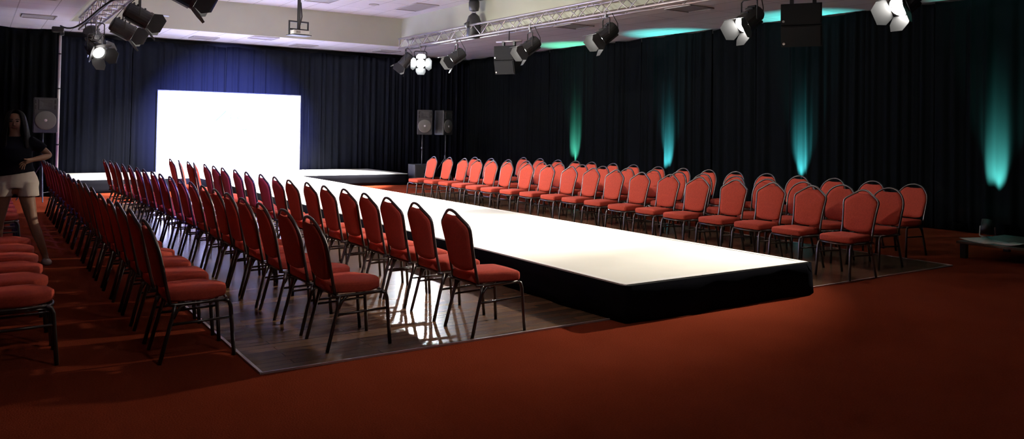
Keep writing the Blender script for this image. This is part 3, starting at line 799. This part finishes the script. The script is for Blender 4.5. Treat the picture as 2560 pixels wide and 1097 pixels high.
# ------------------------------------------------------------------ low platform with papers
t = thing('low_platform', 'low dark wooden platform at the right edge with papers on it', 'platform', (11.35, 4.3, 0))
bm = NB(); box(bm, (0, 0, .205), (1.3, 2.3, .03), bev=.005); new_obj('top', bm, M['wood'], t)
for a in (-.58, .58):
    for b2 in (-1.08, 1.08):
        bm = NB(); box(bm, (a, b2, .095), (.07, .07, .19)); new_obj('leg', bm, M['black'], t)
def sheet(x, y, rz, label, curl):
    bm = NB(); n = 8; rows = []
    for i in range(n + 1):
        q = i / n
        rows.append([bm.verts.new((.30 * (q - .5) * 1.4, s * .15 * 1.4, curl * (q ** 3) + .002)) for s in (-1, 0, 1)])
    for a, b2 in zip(rows[:-1], rows[1:]):
        for j in range(2): bm.faces.new((a[j], a[j + 1], b2[j + 1], b2[j]))
    o = new_obj('paper_sheet', bm, M['paper'], None, smooth=True, loc=(x, y, .2205)); o.rotation_euler = (0, 0, rz)
    md = o.modifiers.new('thick', 'SOLIDIFY'); md.thickness = .001
    tag(o, label, 'paper', 'papers on the low platform')
sheet(10.98, 5.22, R(70), 'white paper sheet lying at the platform corner by the drapes', .02)
sheet(11.0, 4.80, R(262), 'white paper sheet with a lifted edge in the middle of the platform', .07)
sheet(11.05, 4.36, R(85), 'white paper sheet on the platform at the picture edge', .03)

# ------------------------------------------------------------------ walking woman
def skin_mesh(name, chains, material, parent, sub=2, root=0):
    """chains: list of [(co, radius or (rx, ry))...]; equal first points weld"""
    bm = NB(); lay = bm.verts.layers.skin.verify(); idx = {}
    def vert(c, r):
        key = tuple(round(q, 4) for q in c)
        if key not in idx:
            v = bm.verts.new(c); v[lay].radius = r if isinstance(r, tuple) else (r, r); idx[key] = v
            if len(idx) == 1: v[lay].use_root = True
        return idx[key]
    for ch in chains:
        prev = None
        for c, r in ch:
            v = vert(c, r)
            if prev is not None and bm.edges.get((prev, v)) is None: bm.edges.new((prev, v))
            prev = v
    me = bpy.data.meshes.new(name); bm.to_mesh(me); bm.free(); me.materials.append(material)
    o = bpy.data.objects.new(name, me); COL.objects.link(o); o.parent = parent
    s = o.modifiers.new('skin', 'SKIN'); s.use_smooth_shade = True
    b = o.modifiers.new('sub', 'SUBSURF'); b.levels = sub; b.render_levels = sub
    return o
# frame: x = picture right, y = away from us, z up; base under her front foot
ang = math.atan2(-.06986, .99756)
w = thing('person', 'woman in a dark T-shirt and pale shorts walking between the rows', 'person', (.726, 10.365, 0), ang)
PV = (-.345, .02, .93)
NK = (-.362, .0, 1.40)
SH = (-.362, .01, 1.345)
chains = [
    [(PV, (.135, .10)), ((-.350, .01, 1.08), (.115, .085)), ((-.356, 0, 1.22), (.13, .095)), (SH, (.11, .08)), (NK, (.055, .055)), ((-.364, -.01, 1.47), (.047, .050)),
     ((-.366, -.03, 1.555), (.073, .080)), ((-.366, -.015, 1.63), (.078, .087)), ((-.366, -.01, 1.675), (.045, .055))],
    [((-.366, -.03, 1.555), (.073, .080)), ((-.368, -.075, 1.515), (.030, .028))],
    # her left arm (picture right): elbow out, forearm across the belly
    [(SH, (.11, .08)), ((-.205, .0, 1.365), .052), ((-.115, .01, 1.295), .044), ((-.015, .0, 1.205), .037), ((-.09, -.07, 1.185), .036), ((-.185, -.15, 1.165), .024), ((-.235, -.185, 1.150), (.034, .020))],
    # her right arm hangs by her side
    [(SH, (.11, .08)), ((-.52, .0, 1.365), .052), ((-.585, .01, 1.26), .043), ((-.63, .02, 1.12), .036), ((-.64, -.03, .98), .032), ((-.645, -.07, .86), .023), ((-.645, -.08, .80), (.022, .036))],
    # legs
    [(PV, (.135, .10)), ((-.245, .01, .84), .092), ((-.21, -.02, .66), .078), ((-.165, -.045, .47), .055), ((-.115, -.03, .33), .056), ((-.04, .0, .10), .034), ((-.03, -.03, .05), .034), ((-.005, -.13, .03), (.034, .024))],
    [(PV, (.135, .10)), ((-.445, .02, .84), .092), ((-.47, .03, .66), .078), ((-.49, .05, .47), .055), ((-.50, .16, .34), .055), ((-.51, .33, .13), .034), ((-.51, .34, .08), .034), ((-.51, .25, .03), (.034, .024))],
]
# fingers (five per hand)
hl = V((-.235, -.185, 1.150))
for k, (dx, dy, dz, L) in enumerate(((-.060, -.012, -.006, .07), (-.056, -.012, -.030, .078), (-.046, -.010, -.052, .074), (-.030, -.008, -.066, .06))):
    b0 = hl + V((dx * .45, dy * .5, dz * .45)); d1 = V((dx, dy, dz - .02)).normalized()
    chains.append([(tuple(hl), (.034, .020)), (tuple(b0), .0095), (tuple(b0 + d1 * L * .5), .0085), (tuple(b0 + d1 * L * .8 + V((.004, .012, -.018))), .0075)])
chains.append([(tuple(hl), (.034, .020)), (tuple(hl + V((-.005, -.022, .022))), .010), (tuple(hl + V((-.032, -.034, .026))), .009)])
hr_ = V((-.645, -.08, .80))
for k, dy in enumerate((-.027, -.009, .009, .025)):
    L = (.065, .075, .072, .055)[k]
    chains.append([(tuple(hr_), (.022, .036)), (tuple(hr_ + V((0, dy, -.04))), .0095), (tuple(hr_ + V((.004, dy, -.04 - L * .5))), .0085), (tuple(hr_ + V((.014, dy, -.04 - L * .9))), .0075)])
chains.append([(tuple(hr_), (.022, .036)), (tuple(hr_ + V((.012, -.035, -.005))), .010), (tuple(hr_ + V((.018, -.05, -.035))), .009)])
skin_mesh('body', chains, M['skin'], w, 2)
def loft(bm, rings, n=24):
    """rings: (cx, cy, z, rx, ry)"""
    R_ = [[bm.verts.new((cx + rx * math.cos(2 * PI * j / n), cy + ry * math.sin(2 * PI * j / n), z + dz * math.cos(2 * PI * j / n))) for j in range(n)] for cx, cy, z, rx, ry, dz in rings]
    for A_, B_ in zip(R_[:-1], R_[1:]):
        for j in range(n): bm.faces.new((A_[j], A_[(j + 1) % n], B_[(j + 1) % n], B_[j]))
    bm.faces.new(R_[0]); bm.faces.new(list(reversed(R_[-1])))
def cloth(name, bm, m, vox=.011):
    so = new_obj(name, bm, m, w, smooth=True)
    md = so.modifiers.new('merge', 'REMESH'); md.mode = 'VOXEL'; md.voxel_size = vox; md.use_smooth_shade = True
    md = so.modifiers.new('soft', 'SMOOTH'); md.iterations = 5; md.factor = .5
bm = NB()
loft(bm, [(-.335, .015, 1.03, .165, .115, .012), (-.330, .02, .97, .196, .130, 0), (-.328, .02, .90, .216, .138, 0), (-.330, .02, .85, .212, .135, 0)])
for cx, cy, lx, ly in ((-.225, .01, -.212, -.005), (-.445, .02, -.468, .025)):
    loft(bm, [(cx, cy, .92, .102, .125, 0), (cx, cy, .84, .108, .128, 0), (lx, ly, .757, .104, .118, 0)])
cloth('shorts', bm, M['shorts'])
bm = NB()
loft(bm, [(-.338, .012, 1.005, .186, .134, .03), (-.345, .01, 1.08, .166, .125, .01), (-.352, .0, 1.19, .166, .130, 0), (-.360, .0, 1.29, .172, .118, 0), (-.362, .005, 1.355, .150, .088, 0), (-.363, .0, 1.405, .085, .068, 0), (-.364, .0, 1.425, .062, .058, 0)])
for pts, rr in (([(-.25, .0, 1.345), (-.20, .0, 1.352), (-.14, .008, 1.315), (-.085, .01, 1.268)], [.07, .070, .064, .062]),
                ([(-.47, .0, 1.345), (-.525, .0, 1.352), (-.570, .008, 1.30), (-.600, .012, 1.24)], [.07, .070, .064, .062])):
    tube(bm, pts, rr, 14)
cloth('t_shirt', bm, M['shirt'])
# hair: cap open at the face, falling behind the shoulders
bm = NB(); rows = []
for i in range(11):
    q = i / 10; rows.append([])
    for j in range(25):
        a = R(-52 + 284 * j / 24)            # opening faces the viewer (-y)
        if q < .45:
            e = q / .45 * R(88); rx, ry, z = .098 * math.sin(e) + .002, .112 * math.sin(e) + .002, 1.615 + .105 * math.cos(e)
        else:
            g = (q - .45) / .55; rx, ry, z = .098 + .055 * g ** .7, .112 + .03 * g, 1.615 - .33 * g
        wv = 1 + .05 * math.sin(j * 2.3 + q * 7)
        rows[-1].append(bm.verts.new((-.366 + rx * math.cos(a) * wv + (.02 * q), .0 + ry * math.sin(a) * wv, z)))
for A_, B_ in zip(rows[:-1], rows[1:]):
    for j in range(24): bm.faces.new((A_[j], A_[j + 1], B_[j + 1], B_[j]))
hr2 = new_obj('hair', bm, M['hair'], w, smooth=True)
md = hr2.modifiers.new('thick', 'SOLIDIFY'); md.thickness = .022; md.offset = -1
md = hr2.modifiers.new('sub', 'SUBSURF'); md.levels = 1; md.render_levels = 1
# face
bm = NB()
for sx_ in (-.031, .029): 
    r = bmesh.ops.create_uvsphere(bm, u_segments=12, v_segments=8, radius=.011); bmesh.ops.scale(bm, vec=(1.25, .7, .7), verts=r['verts']); bmesh.ops.translate(bm, vec=(-.366 + sx_, -.094, 1.585), verts=r['verts'])
new_obj('eye', bm, M['eye'], w, smooth=True)
bm = NB(); tube(bm, [(-.366, -.098, 1.585), (-.366, -.108, 1.562), (-.366, -.116, 1.548), (-.366, -.103, 1.540)], [.007, .010, .013, .009], 8); new_obj('nose', bm, M['skin'], w, smooth=True)
bm = NB(); tube(bm, [(-.390, -.096, 1.517), (-.378, -.103, 1.519), (-.366, -.105, 1.517), (-.354, -.103, 1.519), (-.342, -.096, 1.517)], [.003, .006, .0065, .006, .003], 8); new_obj('mouth', bm, M['lip'], w, smooth=True)
bm = NB()
for sx_ in (-.031, .029): tube(bm, [(-.366 + sx_ - .018, -.093, 1.604), (-.366 + sx_, -.100, 1.609), (-.366 + sx_ + .018, -.093, 1.603)], .0035, 6)
new_obj('eyebrow', bm, M['hair'], w)
# shoes
for (ax, ay, dx, dy) in ((-.035, .0, .20, -.98), (-.51, .34, 0, -1)):
    bm = NB()
    r = bmesh.ops.create_uvsphere(bm, u_segments=16, v_segments=10, radius=1)
    bmesh.ops.scale(bm, vec=(.046, .125, .042), verts=r['verts'])
    for v in r['verts']:
        if v.co.z < -.022: v.co.z = -.022
        if v.co.y > 0: v.co.z *= 1.15
    bmesh.ops.transform(bm, matrix=Matrix.Translation((ax + dx * .07, ay + dy * .07, .024)) @ Matrix.Rotation(math.atan2(dx, -dy), 4, 'Z'), verts=r['verts'])
    new_obj('shoe', bm, M['shoe'], w, smooth=True)

# ------------------------------------------------------------------ world and colour
wd = bpy.data.worlds.new('world'); S.world = wd; wd.use_nodes = True
wd.node_tree.nodes['Background'].inputs[0].default_value = (.5, .5, .6, 1)
wd.node_tree.nodes['Background'].inputs[1].default_value = .0
S.view_settings.view_transform = 'Standard'; S.view_settings.look = 'None'
S.view_settings.exposure = 0.0; S.view_settings.gamma = 1.0
S.cycles.max_bounces = 8; S.cycles.diffuse_bounces = 5; S.cycles.glossy_bounces = 3
S.cycles.use_denoising = True
S.cycles.sample_clamp_indirect = 6.0
